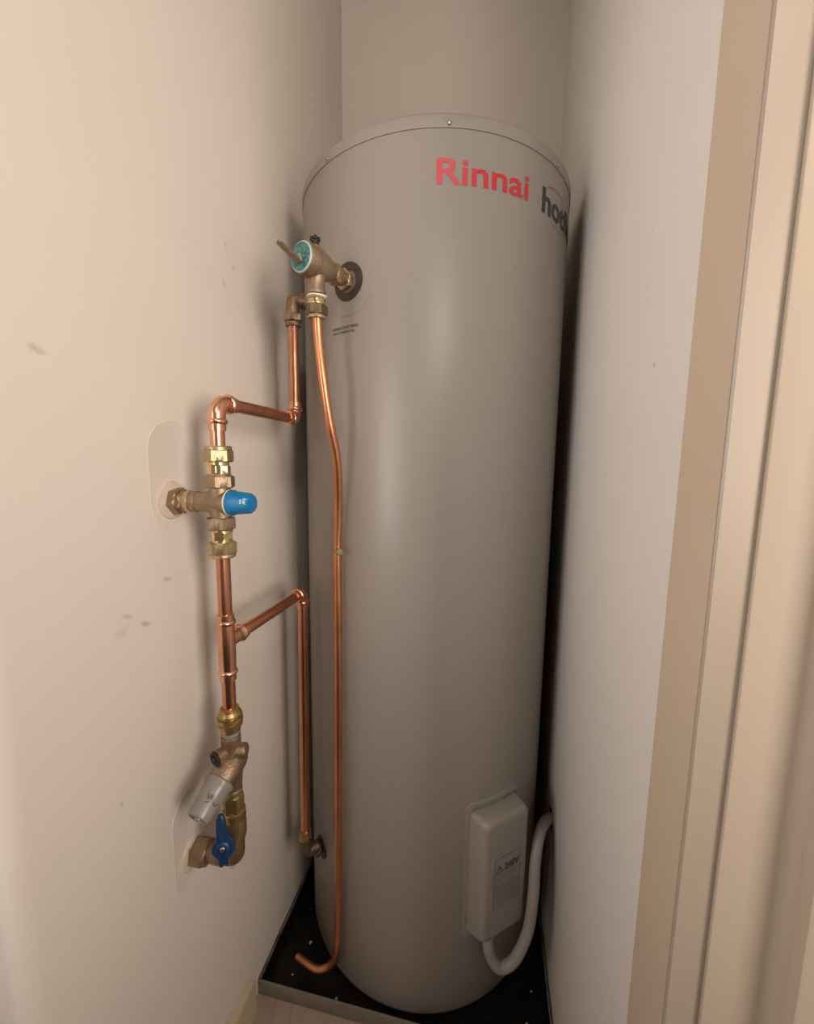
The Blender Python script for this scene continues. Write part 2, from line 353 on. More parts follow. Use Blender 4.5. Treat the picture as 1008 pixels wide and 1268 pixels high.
def wrap_text(txt, size, deg0, z0, m, name, parent, offset=0.0, sx=1.0, shear=0.0, off=.0005, width=None, align='LEFT', label=None, spacing=1.0):
    c = bpy.data.curves.new('t', 'FONT'); c.body = txt; c.size = size; c.offset = offset; c.shear = shear; c.space_character = spacing
    c.resolution_u = 6; c.align_x = align
    t = bpy.data.objects.new('t', c); COL.objects.link(t)
    bpy.context.view_layer.update()
    me = bpy.data.meshes.new_from_object(t); bpy.data.objects.remove(t); bpy.data.curves.remove(c)
    bm = B(); bm.from_mesh(me); bpy.data.meshes.remove(me)
    xs = [v.co.x for v in bm.verts]; mn, mx_ = min(xs), max(xs)
    k = (width/(mx_-mn)) if width else sx
    # cut into narrow columns so it can follow the curve of the tank
    w_ = mx_-mn
    for i in range(1, 48):
        bmesh.ops.bisect_plane(bm, geom=bm.verts[:]+bm.edges[:]+bm.faces[:], plane_co=(mn+w_*i/48, 0, 0), plane_no=(1, 0, 0))
    for v in bm.verts:
        a = R(deg0)+(v.co.x-mn)*k/RT
        v.co = Vector((CX+(RT+off)*math.sin(a), CY-(RT+off)*math.cos(a), z0+v.co.y))
    return obj(name, bm, m, parent, smooth=0, label=label)
wrap_text('Rinnai', 0.0575, 8.9, 1.7155, M_red, 'lettering', heater, offset=.0010, width=.1755, label='red maker name lettering')
wrap_text('hotflo', 0.0590, 49.0, 1.7115, M_black, 'lettering', heater, offset=.0018, width=.165, label='dark grey product lettering')
# thin red swoosh above and fine line below the dark lettering
def ribbon(pts, th, m, name):
    bm = B(); prev = None
    for deg, z in pts:
        a, b = bm.verts.new(cyl(deg, z-th/2, RT+.0006)), bm.verts.new(cyl(deg, z+th/2, RT+.0006))
        if prev: bm.faces.new((prev[0], a, b, prev[1]))
        prev = (a, b)
    return obj(name, bm, m, heater, smooth=0)
ribbon([(52+t, 1.7575+.006*math.sin(math.pi*t/14)) for t in range(0, 15)], .0016, M_red, 'swoosh')
ribbon([(55+t, 1.7035-.004*math.sin(math.pi*t/14)) for t in range(0, 15)], .0010, M_red, 'swoosh')
wrap_text('WARNING: DO NOT OPERATE', 0.0072, -30.8, 1.4955, M_print, 'warning_print', heater, width=.066, offset=.0001)
wrap_text('UNTIL CYLINDER IS FULL', 0.0066, -30.6, 1.4875, M_print, 'warning_print', heater, width=.058, offset=.0001)
# pressed circle round the relief port (fine raised line) and the dark port ring
def surf_ring(deg, z, r0, r1, m, name, a0=0, a1=360, off=.0006, n=64, th=.0):
    bm = B(); prev = None; first = None
    for k in range(n+1):
        a = R(a0+(a1-a0)*k/n); row = []
        for r, o_ in ((r1, 0), (r1*.98+r0*.02, off), (r0, off), (r0, 0)):
            s = r*math.cos(a)/RT; row.append(bm.verts.new(cyl(deg+math.degrees(s), z+r*math.sin(a), RT+o_)))
        if prev:
            for i in range(3): bm.faces.new((prev[i], row[i], row[i+1], prev[i+1]))
        prev = row
    return obj(name, bm, m, heater, smooth=50)
PD, PZ = -22.8, 1.578
surf_ring(PD, PZ, .0205, .034, M_ringd, 'port_ring', off=.0022)
surf_ring(PD, PZ-.006, .0545, .0553, M_cap, 'pressed_line', a0=205, a1=335, off=.0005)
for z in (1.56, 0.305):
    surf_ring(-45, z, .012, .026, M_ringd, 'port_ring', off=.0022)

# element cover
PH = R(39.38); n_ = Vector((math.sin(PH), -math.cos(PH), 0)); t_ = Vector((math.cos(PH), math.sin(PH), 0)); C0 = Vector((CX, CY, 0))
def bx(s, d, z): q = C0+n_*(.296+d)+t_*s; return Vector((q.x, q.y, z))
def rrect(hw, z0, z1, rad, n=6):
    o = []
    for cxs, czs, a0 in ((hw-rad, z1-rad, 0), (-hw+rad, z1-rad, 90), (-hw+rad, z0+rad, 180), (hw-rad, z0+rad, 270)):
        for k in range(n+1):
            a = R(a0+90*k/n); o.append((cxs+rad*math.cos(a), czs+rad*math.sin(a)))
    return o
bm = B(); lv = []
for hw, z0, z1, rad, d in ((.066, .229, .524, .012, -.012), (.0635, .2325, .5215, .012, .012), (.0595, .2415, .5240, .013, .038), (.0570, .2460, .5225, .013, .0465), (.0530, .2500, .5180, .012, .0500), (.0480, .2560, .5120, .010, .0512)):
    lv.append([bm.verts.new(bx(s, d, z)) for s, z in rrect(hw, z0, z1, rad)])
for p, q in zip(lv, lv[1:]):
    for k in range(len(p)): bm.faces.new((p[k], p[(k+1) % len(p)], q[(k+1) % len(p)], q[k]))
bm.faces.new(lv[-1]); bm.faces.new(lv[0])
cover = obj('element_cover', bm, M_cover, heater, smooth=45)
# curved flange plate under the cover
bm = B(); lv = []
NS = 24
def fl_ring(hw, z0, z1, rad, off):
    pts = rrect(hw, z0, z1, rad, 5); res = []
    for i in range(len(pts)):
        a, b = pts[i], pts[(i+1) % len(pts)]; m_ = 8 if math.dist(a, b) > .03 else 1
        for k in range(m_): res.append((a[0]+(b[0]-a[0])*k/m_, a[1]+(b[1]-a[1])*k/m_))
    return [bm.verts.new(cyl(39.38+math.degrees(s/RT), z, RT+off)) for s, z in res]
lv = [fl_ring(.0740, .216, .541, .016, -.001), fl_ring(.0735, .2165, .5405, .016, .0022), fl_ring(.0715, .2185, .5385, .015, .0030), fl_ring(.060, .225, .530, .012, .0030)]
for p, q in zip(lv, lv[1:]):
    for k in range(len(p)): bm.faces.new((p[k], p[(k+1) % len(p)], q[(k+1) % len(p)], q[k]))
obj('cover_flange', bm, M_cover, heater, smooth=45)
# warning label on the cover front
def flat(bm, pts, d):  # polygon on the cover front plane
    return bm.faces.new([bm.verts.new(bx(s, d, z)) for s, z in pts])
LX0, LX1, LZ0, LZ1, LD = -.034, .036, .322, .437, .0516
bm = B()
for a in ((LX0, LX1, LZ1-.0012, LZ1), (LX0, LX1, LZ0, LZ0+.0012), (LX0, LX0+.0012, LZ0, LZ1), (LX1-.0012, LX1, LZ0, LZ1)):
    flat(bm, [(a[0], a[2]), (a[1], a[2]), (a[1], a[3]), (a[0], a[3])], LD)
# triangle with exclamation mark
def tri(cx_, cz_, s, w_):
    P3 = [(cx_-s, cz_-s*.75), (cx_+s, cz_-s*.75), (cx_, cz_+s)]; g = (cx_, cz_-s*.17)
    I3 = [(g[0]+(x-g[0])*(1-w_), g[1]+(z-g[1])*(1-w_)) for x, z in P3]
    for k in range(3): flat(bm, [P3[k], P3[(k+1) % 3], I3[(k+1) % 3], I3[k]], LD)
tri(-.0205, .4105, .0105, .33)
flat(bm, [(-.0213, .4085), (-.0197, .4085), (-.0190, .4155), (-.0220, .4155)], LD)
flat(bm, [(-.0215, .4050), (-.0195, .4050), (-.0195, .4070), (-.0215, .4070)], LD)
# heading word and illegibly small text rows
def word(txt, size, s0, z0, width, off=.0006, h=None):
    c = bpy.data.curves.new('t', 'FONT'); c.body = txt; c.size = size; c.offset = off; c.resolution_u = 3
    t = bpy.data.objects.new('t', c); COL.objects.link(t); bpy.context.view_layer.update()
    me = bpy.data.meshes.new_from_object(t); bpy.data.objects.remove(t); bpy.data.curves.remove(c)
    b2 = B(); b2.from_mesh(me); bpy.data.meshes.remove(me)
    xs = [v.co.x for v in b2.verts]; mn, mx_ = min(xs), max(xs); k = width/(mx_-mn)
    for f in b2.faces:
        flat(bm, [(s0+(v.co.x-mn)*k, z0+v.co.y) for v in f.verts], LD)
    b2.free()
word('240V', .0210, -.006, .4035, .039, .0012)
flat(bm, [(LX0+.004, .3960), (LX1-.004, .3960), (LX1-.004, .3968), (LX0+.004, .3968)], LD)
obj('warning_label', bm, M_print, cover, smooth=0)
bm = B()
for z_, x_ in ((.3885, .031), (.3825, .024)):
    s = LX0+.004
    while s < x_-.002:
        l = random.uniform(.003, .008); e = min(s+l, x_); flat(bm, [(s, z_), (e, z_), (e, z_+.0022), (s, z_+.0022)], LD); s = e+.0012
for r_ in range(12):
    z_ = .3735-r_*.0040; s = LX0+.004; x_ = .031 if r_ % 4 else .012+random.random()*.015
    while s < x_-.002:
        l = random.uniform(.002, .006); e = min(s+l, x_); flat(bm, [(s, z_), (e, z_), (e, z_+.0014), (s, z_+.0014)], LD); s = e+.0010
obj('label_text', bm, mat('faint_print', (0.20, 0.18, 0.16), 0.5, var=0.05), cover, smooth=0)
# pale small screw at the lower left of the flange
bm = B(); lathe(bm, cyl(26.8, .262, RT+.002), nrm(26.8), [(0, .0032), (.0015, .003), (.002, .001)], 12); obj('screw', bm, M_steel, heater)

# grey conduit: from the cover bottom, round and up into the right wall
cond = thing('flexible_conduit', 'grey flexible cable conduit looping from the heater cover into the right wall', 'conduit', (0.05, 0.80, 0.15))
pth = catmull([bx(-.024, .028, .2455), (0.034, .785, .214), (0.042, .784, .188), (0.061, .785, .167), (0.091, .795, .182), (0.117, .810, .240), (0.126, .822, .320), (0.1290, .840, .385), (0.139, .870, .420), (0.160, .920, .412), (0.186, .958, .390)], 10)
bm = B(); sweep(bm, pth, .0118, 20)
obj('conduit_tube', bm, M_cond, cond)
bm = B(); lathe(bm, bx(-.024, .028, .2475), (0, 0, -1), [(0, .0135), (.012, .0135), (.0135, .0122)], 24)
obj('conduit_gland', bm, M_cond, cond)

# ------------------------------------------------------------------ relief valve at the top (axis = radial from the tank)
AX = nrm(PD); P0 = cyl(PD, PZ)
ptr = thing('relief_valve', 'bronze pressure relief valve with teal disc and lever, upper left of the heater', 'valve', tuple(P0))
def ax(t): return P0+AX*t
bm = B(); lathe(bm, ax(0.0), AX, [(0, .0125), (.030, .0125)], 24); lathe(bm, ax(.0225), AX, [(0, .0150), (.004, .0155), (.0075, .0150)], 24)
obj('inlet_thread', bm, M_brz, ptr)
bm = B(); hexnut(bm, ax(.004), AX, .012, .0195, .3); obj('inlet_nut', bm, M_brass, ptr)
bm = B(); hexnut(bm, ax(.0285), AX, .014, .0185, .1); obj('valve_flats', bm, M_brz, ptr)
bm = B(); lathe(bm, ax(.041), AX, [(0, .0140), (.004, .0165), (.012, .0185), (.022, .0215), (.032, .0245), (.045, .0255), (.050, .0262), (.0505, .0250), (.053, .0250), (.0535, .0262), (.066, .0262), (.071, .0250)], 40)
body = obj('valve_body', bm, M_brz, ptr)
bm = B(); lathe(bm, ax(.112), AX, [(0, .0245), (.0015, .0240), (.0022, .0215), (.0020, .001)], 40); obj('disc_rim', bm, M_tealrim, ptr)
bm = B(); lathe(bm, ax(.1138), AX, [(0, .0218), (.0012, .0216), (.0016, .009), (.0045, .0085), (.0048, .001)], 40); obj('teal_disc', bm, M_teal, ptr)
_, uA, vA = frame(AX)
# lever: flat steel strip rising from the disc outward
side = AX.cross(Vector((0, 0, 1))).normalized()
bm = B(); e0, e1 = ax(.1165)+Vector((0, 0, -.010))-side*.001, ax(.160)+Vector((0, 0, .0045))
dl = (e1-e0).normalized(); nl = side.cross(dl).normalized()
ring = []
for q, hw in ((e0, .0062), (e0+(e1-e0)*.3, .0060), (e0+(e1-e0)*.8, .0050), (e1-dl*.002, .0048), (e1, .0034)):
    ring.append([bm.verts.new(q+side*a*hw+nl*b*.0016) for a, b in ((-1, -1), (1, -1), (1, 1), (-1, 1))])
for p, q in zip(ring, ring[1:]):
    for k in range(4): bm.faces.new((p[k], p[(k+1) % 4], q[(k+1) % 4], q[k]))
bm.faces.new(ring[0]); bm.faces.new(ring[-1])
obj('lever', bm, M_lever, ptr, smooth=20)
bm = B(); box(bm, -.004, .004, -.0075, .0075, -.004, .008, .0012); 
bmesh.ops.transform(bm, matrix=Matrix.Translation(ax(.118)+Vector((0, 0, -.006))) @ Matrix.Rotation(R(PD), 4, 'Z') @ Matrix.Rotation(R(90), 4, 'Z'), verts=bm.verts)
obj('lever_bracket', bm, M_steel, ptr)
# black knob on a boss on top
bm = B(); lathe(bm, ax(.082), (0, 0, 1), [(.018, .0105), (.027, .0100), (.0285, .0085)], 24); obj('top_boss', bm, M_brz, ptr)
bm = B(); lathe(bm, ax(.082), (0, 0, 1), [(.028, .0068), (.037, .0068), (.0385, .0055)], 20)
for k in range(4):
    a = R(90*k+25); q = ax(.082)+Vector((.0055*math.cos(a), .0055*math.sin(a), .040)); lathe(bm, q-Vector((0, 0, .003)), (0, 0, 1), [(0, .0034), (.006, .0030), (.0068, .0018)], 10)
obj('test_knob', bm, M_rub, ptr)
# outlet branch downwards, tape, union nut
OQ = ax(.080)
bm = B(); lathe(bm, OQ, (0, 0, -1), [(.010, .0165), (.026, .0148), (.040, .0142), (.043, .0158), (.049, .0160)], 32); obj('outlet_branch', bm, M_brz, ptr)
bm = B()
for k, (t, r) in enumerate(((.0495, .0168), (.0530, .0163))): lathe(bm, OQ, (0, .06*(-1)**k, -1), [(t, .013), (t+.0004, r), (t+.0028, r), (t+.0032, .013)], 28)
obj('thread_tape', bm, M_tape, ptr)
bm = B(); lathe(bm, OQ, (0, 0, -1), [(.055, .0140), (.0565, .0150), (.062, .0150), (.063, .0140), (.066, .0140)], 32); obj('outlet_tail', bm, M_brassb, ptr)
bm = B(); hexnut(bm, OQ-Vector((0, 0, .066)), (0, 0, -1), .017, .0185, .2); obj('union_nut', bm, M_tarn, ptr)
bm = B(); lathe(bm, OQ, (0, 0, -1), [(.083, .0150), (.0855, .0160), (.088, .0150), (.0885, .0095)], 32); obj('nut_collar', bm, M_brass, ptr)

# drain tube
drain = thing('drain_tube', 'long thin copper drain tube running down the front of the heater', 'pipe', (-0.30, 0.775, 0.05))
dp = [(OQ.x, OQ.y, OQ.z-.084), (OQ.x+.0015, OQ.y+.002, 1.455), (-.294, .706, 1.385), (-.2885, .718, 1.318), (-.2835, .738, 1.255), (-.287, .757, 1.190), (-.292, .768, 1.130), (-.2955, .7715, 1.066), (-.2955, .7715, .95), (-.2955, .7715, .80), (-.2975, .7730, .65), (-.2990, .7735, .49), (-.3005, .7745, .35), (-.3020, .7750, .22), (-.3045, .7755, .145), (-.311, .7765, .098), (-.327, .7750, .070), (-.352, .7705, .060), (-.380, .775, .060), (-.412, .786, .058)]
bm = B(); sweep(bm, catmull(dp, 8), .0083, 20)
obj('copper_tube', bm, M_cop3, drain)
bm = B(); lathe(bm, (-.2955, .7715, 1.0625), (0, 0, 1), [(0, .0085), (.0006, .0098), (.0074, .0098), (.008, .0085)], 24)
clip = obj('pipe_clip', bm, M_brzd, drain)
bm = B(); sweep(bm, [(-.2955, .7715, 1.0665), (-.2905, .7830, 1.0665)], .004, 8); lathe(bm, (-.2870, .7640, 1.0665), (.35, -.93, 0), [(0, .0068), (.004, .0068), (.006, .005)], 14)
obj('clip_screw', bm, M_brass, clip)

# ------------------------------------------------------------------ copper fittings
PR = .0105        # main pipe radius
X1, Y1 = -0.403, 0.560
def press_end(bm, o, d):
    """socket end of a press fitting: sleeve, rounded bead, lip; o = where the tube enters, d points into the fitting"""
    lathe(bm, o, d, [(0, PR+.0004), (.0002, PR+.0022), (.0095, PR+.0022), (.0105, PR+.0036), (.0125, PR+.0048), (.0150, PR+.0048), (.0170, PR+.0036), (.0180, PR+.0020), (.0200, PR+.0018)], 28)
def elbow(name, a, b, c, m, parent, rad=.019, leg=.034):
    a, b, c = Vector(a), Vector(b), Vector(c); bm = B(); da, dc = (a-b).normalized(), (c-b).normalized()
    path = arc_path(a, b, c, rad); sweep(bm, [b+da*(leg-.014)]+path+[b+dc*(leg-.014)], PR+.0020, 28)
    press_end(bm, b+da*leg, -da); press_end(bm, b+dc*leg, -dc)
    return obj(name, bm, m, parent)
ZU, ZL = 1.331, 0.958
X2, Y2 = -0.4015, 0.812        # upper rear riser
X3, Y3 = -0.393, 0.812         # lower rear riser
# upper hot run
hot = thing('hot_water_pipe', 'upper copper pipe with two bends from the heater down to the blue-capped valve', 'pipe', (X1, Y1, 1.26))
bm = B(); lathe(bm, (X1, Y1, 1.262), (0, 0, 1), [(0, PR), (.042, PR)], 28); obj('short_tube', bm, M_cop2, hot)
elbow('elbow', (X1, Y1, 1.27), (X1, Y1, ZU), (X2, Y2, ZU), M_cop2, hot, rad=.022, leg=.042)
dU = (Vector((X2, Y2, ZU))-Vector((X1, Y1, ZU))); LU = dU.length; dU.normalize()
bm = B(); lathe(bm, (X1, Y1, ZU), dU, [(.036, PR), (LU-.028, PR)], 28); obj('cross_tube', bm, M_cop, hot)
elbow('elbow', (X1, Y1, ZU), (X2, Y2, ZU), (X2, Y2, 1.5), M_cop2, hot, rad=.017, leg=.034)
bm = B(); lathe(bm, (X2, Y2, ZU+.030), (0, 0, 1), [(0, PR), (1.532-ZU-.030, PR)], 28); obj('riser_tube', bm, M_cop, hot)
# bronze elbow into the heater
bm = B(); lathe(bm, (X2, Y2, 1.513), (0, 0, 1), [(0, .0115), (.001, .0155), (.008, .0155), (.010, .0135), (.016, .0135)], 28)
hexnut(bm, (X2, Y2, 1.523), (0, 0, 1), .014, .0195, .25)
oe = obj('union_nut', bm, M_brz, hot)
de = Vector((.7, .7, 0)).normalized(); zE = 1.566
bm = B(); cB = Vector((X2, Y2, zE)); sweep(bm, [cB-Vector((0, 0, .030))]+arc_path(cB-Vector((0, 0, .04)), cB, cB+de*.05, .008, 8)+[cB+de*.026], .0130, 28)
lathe(bm, cB+de*.018, de, [(0, .0155), (.010, .0155), (.011, .013)], 28)
obj('bronze_elbow', bm, M_brzd, hot)
pB = cyl(-45, 1.56); 
bm = B(); dd = (Vector((pB.x, pB.y, zE))-cB); lathe(bm, cB+dd.normalized()*.024, dd, [(0, .0105), (dd.length-.022, .0105)], 24); hexnut(bm, cB+dd.normalized()*.030, dd, .010, .017); obj('tail_nut', bm, M_tarn, hot)

# middle: tempering valve with blue cap
tv = thing('tempering_valve', 'brass mixing valve with bright blue cap, mounted on the left wall', 'valve', (X1, Y1, 1.182))
ZV = 1.1815
dn, upv = Vector((0, 0, -1)), Vector((0, 0, 1))
def union(zc, s, top):
    """compression union going away from the valve body in direction s (+1 up, -1 down), starting at zc"""
    d = Vector((0, 0, s)); o = Vector((X1, Y1, zc))
    bm = B(); lathe(bm, o-d*.006, d, [(0, .0155), (.007, .0155)], 28); obj('valve_neck', bm, M_brz, tv)
    bm = B(); hexnut(bm, o, d, .0185, .0225, .35); lathe(bm, o+d*.0185, d, [(0, .0175), (.002, .0165)], 28); obj('union_nut', bm, M_brz, tv)
    bm = B(); lathe(bm, o+d*.0190, d, [(0, .0155), (.002, .0160), (.006, .0160), (.007, .0148), (.0215, .0148), (.022, .013)], 28)
    hexnut(bm, o+d*.0225, d, .0110, .0170, .35, .0006); obj('union_body', bm, M_brassb, tv)
    # stamped bright flat facing the room
    a = Vector((0.35, -0.94, 0)).normalized(); sd = Vector((0.94, 0.35, 0))
    bm = B(); q = o+d*.0280+a*.0155
    vv = [bm.verts.new(q+sd*i*.0062+Vector((0, 0, j_*.0068))+a*k) for k in (-.004, .0010) for i, j_ in ((-1, -1), (1, -1), (1, 1), (-1, 1))]
    for f in ((0, 1, 2, 3), (4, 5, 6, 7), (0, 1, 5, 4), (1, 2, 6, 5), (2, 3, 7, 6), (3, 0, 4, 7)): bm.faces.new([vv[i] for i in f])
    obj('stamped_flat', bm, M_brassb, tv, smooth=0)
    bm = B(); hexnut(bm, o+d*.0385, d, .0190, .0215, .15); lathe(bm, o+d*.0570, d, [(0, .0195), (.004, .0195), (.006, .0180), (.0062, .0110)], 28); obj('compression_nut', bm, M_brass, tv)
union(ZV+.0225, 1, True); union(ZV-.0225, -1, False)
bm = B(); lathe(bm, (X1, Y1, ZV), (0, 0, 1), [(-.026, .0150), (-.020, .0158), (-.012, .0165), (.012, .0165), (.020, .0158), (.026, .0150)], 32)
lathe(bm, (X1-.058, Y1, ZV), (1, 0, 0), [(0, .0135), (.012, .0145), (.0125, .0160), (.020, .0160), (.0205, .0150), (.036, .0152), (.042, .0175), (.074, .0195), (.0765, .0195)], 36)
obj('valve_body', bm, M_brz, tv)
bm = B(); hexnut(bm, (XL+.004, Y1-.003, ZV), (1, 0, 0), .013, .0215, .2); hexnut(bm, (XL+.0165, Y1-.002, ZV), (1, 0, 0), .0065, .0190, .5); obj('wall_nut', bm, M_brz, tv)
bm = B(); lathe(bm, (XL+.0225, Y1, ZV), (1, 0, 0), [(0, .0160), (.003, .0172), (.010, .0165), (.0115, .0140)], 32); obj('sleeve', bm, M_brass, tv)
bm = B(); lathe(bm, (X1+.0155, Y1, ZV), (1, 0, 0), [(0, .0195), (.0015, .0203), (.003, .0195)], 36); obj('seal_ring', bm, M_tape, tv)
# blue cap, slightly tapering with shallow lobes
bm = B(); rings = []; seg = 48
for t, r, lob in ((.018, .0185, 0), (.019, .0195, 0), (.0235, .0195, 0), (.0245, .0180, .0), (.030, .0178, .0010), (.047, .0160, .0011), (.0515, .0152, .0008), (.0540, .0132, 0), (.0545, .0100, 0)):
    rings.append([bm.verts.new((X1+t, Y1+(r-lob*(0.5+0.5*math.cos(6*a)))*math.cos(a), ZV+(r-lob*(0.5+0.5*math.cos(6*a)))*math.sin(a))) for a in [2*math.pi*k/seg for k in range(seg)]])
for p, q in zip(rings, rings[1:]):
    for k in range(seg): bm.faces.new((p[k], p[(k+1) % seg], q[(k+1) % seg], q[k]))
bm.faces.new(rings[0]); bm.faces.new(rings[-1])
cap = obj('blue_cap', bm, M_blue, tv, smooth=40, label='bright blue plastic cap')
# small pale marks printed on the cap side facing the room
def cap_word(txt, size, x0, ang, width):
    c = bpy.data.curves.new('t', 'FONT'); c.body = txt; c.size = size; c.offset = .0002; c.resolution_u = 2
    t = bpy.data.objects.new('t', c); COL.objects.link(t); bpy.context.view_layer.update()
    me = bpy.data.meshes.new_from_object(t); bpy.data.objects.remove(t); bpy.data.curves.remove(c)
    b2 = B(); b2.from_mesh(me); bpy.data.meshes.remove(me)
    xs = [v.co.x for v in b2.verts]; mn, mx_ = min(xs), max(xs); k = width/(mx_-mn)
    for v in b2.verts:
        along, across = (v.co.x-mn)*k, v.co.y
        a = R(ang)-(along-width/2)/.0166; xx = X1+x0-across; rr_ = .0178-(xx-X1-.030)*.106+.0003
        v.co = Vector((xx, Y1-rr_*math.cos(a), ZV+rr_*math.sin(a)))
    obj('cap_marking', b2, M_white, cap, smooth=0)
cap_word('FR', .0062, .0520, 14, .0100)
cap_word('50', .0045, .0458, 14, .0065)

# lower copper: riser with a tee, branch up-back to the second riser that enters the heater low down
cold = thing('cold_water_pipe', 'lower copper pipework with a tee between the two brass valves', 'pipe', (X1, Y1, 0.85))
zt = 0.944
bm = B(); lathe(bm, (X1, Y1, 1.106), (0, 0, -1), [(0, PR), (1.106-.985, PR)], 28); obj('upper_tube', bm, M_cop, cold)
bm = B(); press_end(bm, (X1, Y1, 1.004), (0, 0, -1)); press_end(bm, (X1, Y1, .893), (0, 0, 1))
lathe(bm, (X1, Y1, .905), (0, 0, 1), [(0, PR+.0018), (.012, PR+.0026), (.05, PR+.0030), (.072, PR+.0026), (.084, PR+.0018)], 28)
zb_ = ZL
dL = (Vector((X3, Y3, ZL))-Vector((X1, Y1, ZL))); LL = dL.length; dL.normalize()
lathe(bm, (X1, Y1, zb_), dL, [(.0, PR+.0018), (.026, PR+.0018)], 28)
lathe(bm, Vector((X1, Y1, zb_))+dL*.046, -dL, [(0, PR+.0004), (.0002, PR+.0022), (.0075, PR+.0022), (.0085, PR+.0042), (.012, PR+.0048), (.015, PR+.0030), (.020, PR+.0018), (.024, PR+.0018)], 28)
obj('tee', bm, M_cop2, cold)
bm = B(); lathe(bm, (X1, Y1, .905), (0, 0, -1), [(0, PR), (.0715, PR)], 28); obj('lower_tube', bm, M_cop, cold)
bm = B(); lathe(bm, (X1, Y1, ZL), dL, [(.040, PR), (LL-.028, PR)], 28); obj('branch_tube', bm, M_cop, cold)
elbow('elbow', (X1, Y1, ZL), (X3, Y3, ZL), (X3, Y3, .6), M_cop2, cold, rad=.017, leg=.034)
X4, Y4 = -.3975, .812
bm = B(); sweep(bm, [(X3, Y3, ZL-.030), (X4, Y4, .360)], PR, 28); obj('drop_tube', bm, M_cop, cold)
bm = B(); lathe(bm, (X4, Y4, .377), (0, 0, -1), [(0, .0112), (.0005, .0140), (.006, .0145), (.007, .0130), (.011, .0130), (.012, .0150), (.020, .0150), (.022, .0125), (.028, .0125)], 28)
obj('union_nut', bm, M_brassy, cold)
cB = Vector((X4, Y4, .318)); bm = B(); sweep(bm, [cB+Vector((0, 0, .035))]+arc_path(cB+Vector((0, 0, .04)), cB, cB+de*.05, .010, 8)+[cB+de*.03], .0135, 24)
dd = (Vector((pB.x, pB.y, .305))-cB); lathe(bm, cB+dd.normalized()*.015, dd, [(0, .0125), (dd.length-.014, .0125)], 20); hexnut(bm, cB+dd.normalized()*.026, dd, .011, .019)
obj('inlet_elbow', bm, M_tarn, cold)

# ------------------------------------------------------------------ pressure limiting / relief valve
pv = thing('pressure_valve', 'bronze pressure valve with grey plastic cap angled down, above the blue handle', 'valve', (X1, Y1, 0.72))
bm = B(); lathe(bm, (X1, Y1, .8455), (0, 0, -1), [(0, .0112), (.0005, .0142), (.005, .0150), (.010, .0182), (.0125, .0186), (.013, .0172), (.0150, .0172), (.0155, .0198), (.022, .0203), (.0225, .0186), (.0245, .0184), (.025, .0198), (.031, .0193), (.0325, .0163), (.040, .0160), (.041, .014)], 32)
obj('ribbed_union', bm, M_brassy, pv, smooth=22)
bm = B(); lathe(bm, (X1, Y1, .806), (0, 0, -1), [(0, .0130), (.002, .0138), (.008, .0140), (.010, .0130), (.014, .0130)], 28); obj('union_tail', bm, M_greyp, pv)
bm = B(); hexnut(bm, (X1, Y1, .7965), (0, 0, -1), .017, .0175, .4); lathe(bm, (X1, Y1, .780), (0, 0, -1), [(0, .0150), (.012, .0155), (.030, .0165), (.055, .0165), (.075, .0145), (.082, .0140)], 32)
axC = (Vector((-.413, .486, .708))-Vector((-.403, .562, .748))).normalized(); oC = Vector((-.4025, .560, .747))
lathe(bm, oC-axC*.022, axC, [(0, .012), (.006, .019), (.014, .0215), (.030, .0220), (.0305, .0230), (.036, .0230), (.046, .0225), (.052, .0215)], 36)
sd = Vector((1, 0, 0))
lathe(bm, (X1+.004, Y1, .768), (1.0, .25, .05), [(0, .0120), (.018, .0122), (.021, .0110), (.0225, .008)], 28)
lathe(bm, (X1, Y1+.004, .772), (-.35, -.94, -.06), [(0, .0110), (.020, .0112), (.030, .0118), (.031, .0105)], 28)
obj('valve_body', bm, M_brzd, pv)
bm = B(); dpv = Vector((-.35, -.94, -.06)).normalized(); q = Vector((X1, Y1+.004, .772))+dpv*.030
lathe(bm, q, dpv, [(0, .0118), (.0035, .0118), (.004, .0100), (.0025, .0060), (.001, .0055)], 28); obj('black_plug', bm, M_rub, pv)
bm = B(); lathe(bm, oC, axC, [(.029, .0215), (.031, .0235), (.035, .0235), (.038, .0215), (.060, .0200), (.080, .0185), (.0835, .0175), (.0845, .0150), (.0825, .0140), (.0825, .0060), (.0850, .0055), (.0852, .002)], 40)
gc = obj('grey_cap', bm, M_greyp, pv, label='grey plastic cap')
# black hand-written marks on the cap
bm = B(); _, uC, vC = frame(axC)
def capP(t, a): 
    r_ = .0215-(t-.038)*.075
    return oC+axC*t+(uC*math.cos(a)+vC*math.sin(a))*(r_+.0004)
tgt = Vector((.4, -.75, .35)).normalized(); A0 = math.atan2(tgt.dot(vC), tgt.dot(uC))
for st in ([(.052, -.10), (.060, -.02)], [(.060, -.02), (.053, .10)], [(.053, .10), (.061, .20)], [(.061, .20), (.054, .34)], [(.063, .05), (.066, .28)], [(.060, -.75), (.064, -.50)], [(.064, -.50), (.061, -.30)]):
    sweep(bm, [capP(st[0][0], A0+st[0][1]), capP((st[0][0]+st[1][0])/2, A0+(st[0][1]+st[1][1])/2), capP(st[1][0], A0+st[1][1])], .00055, 6)
obj('pen_mark', bm, M_black, gc)

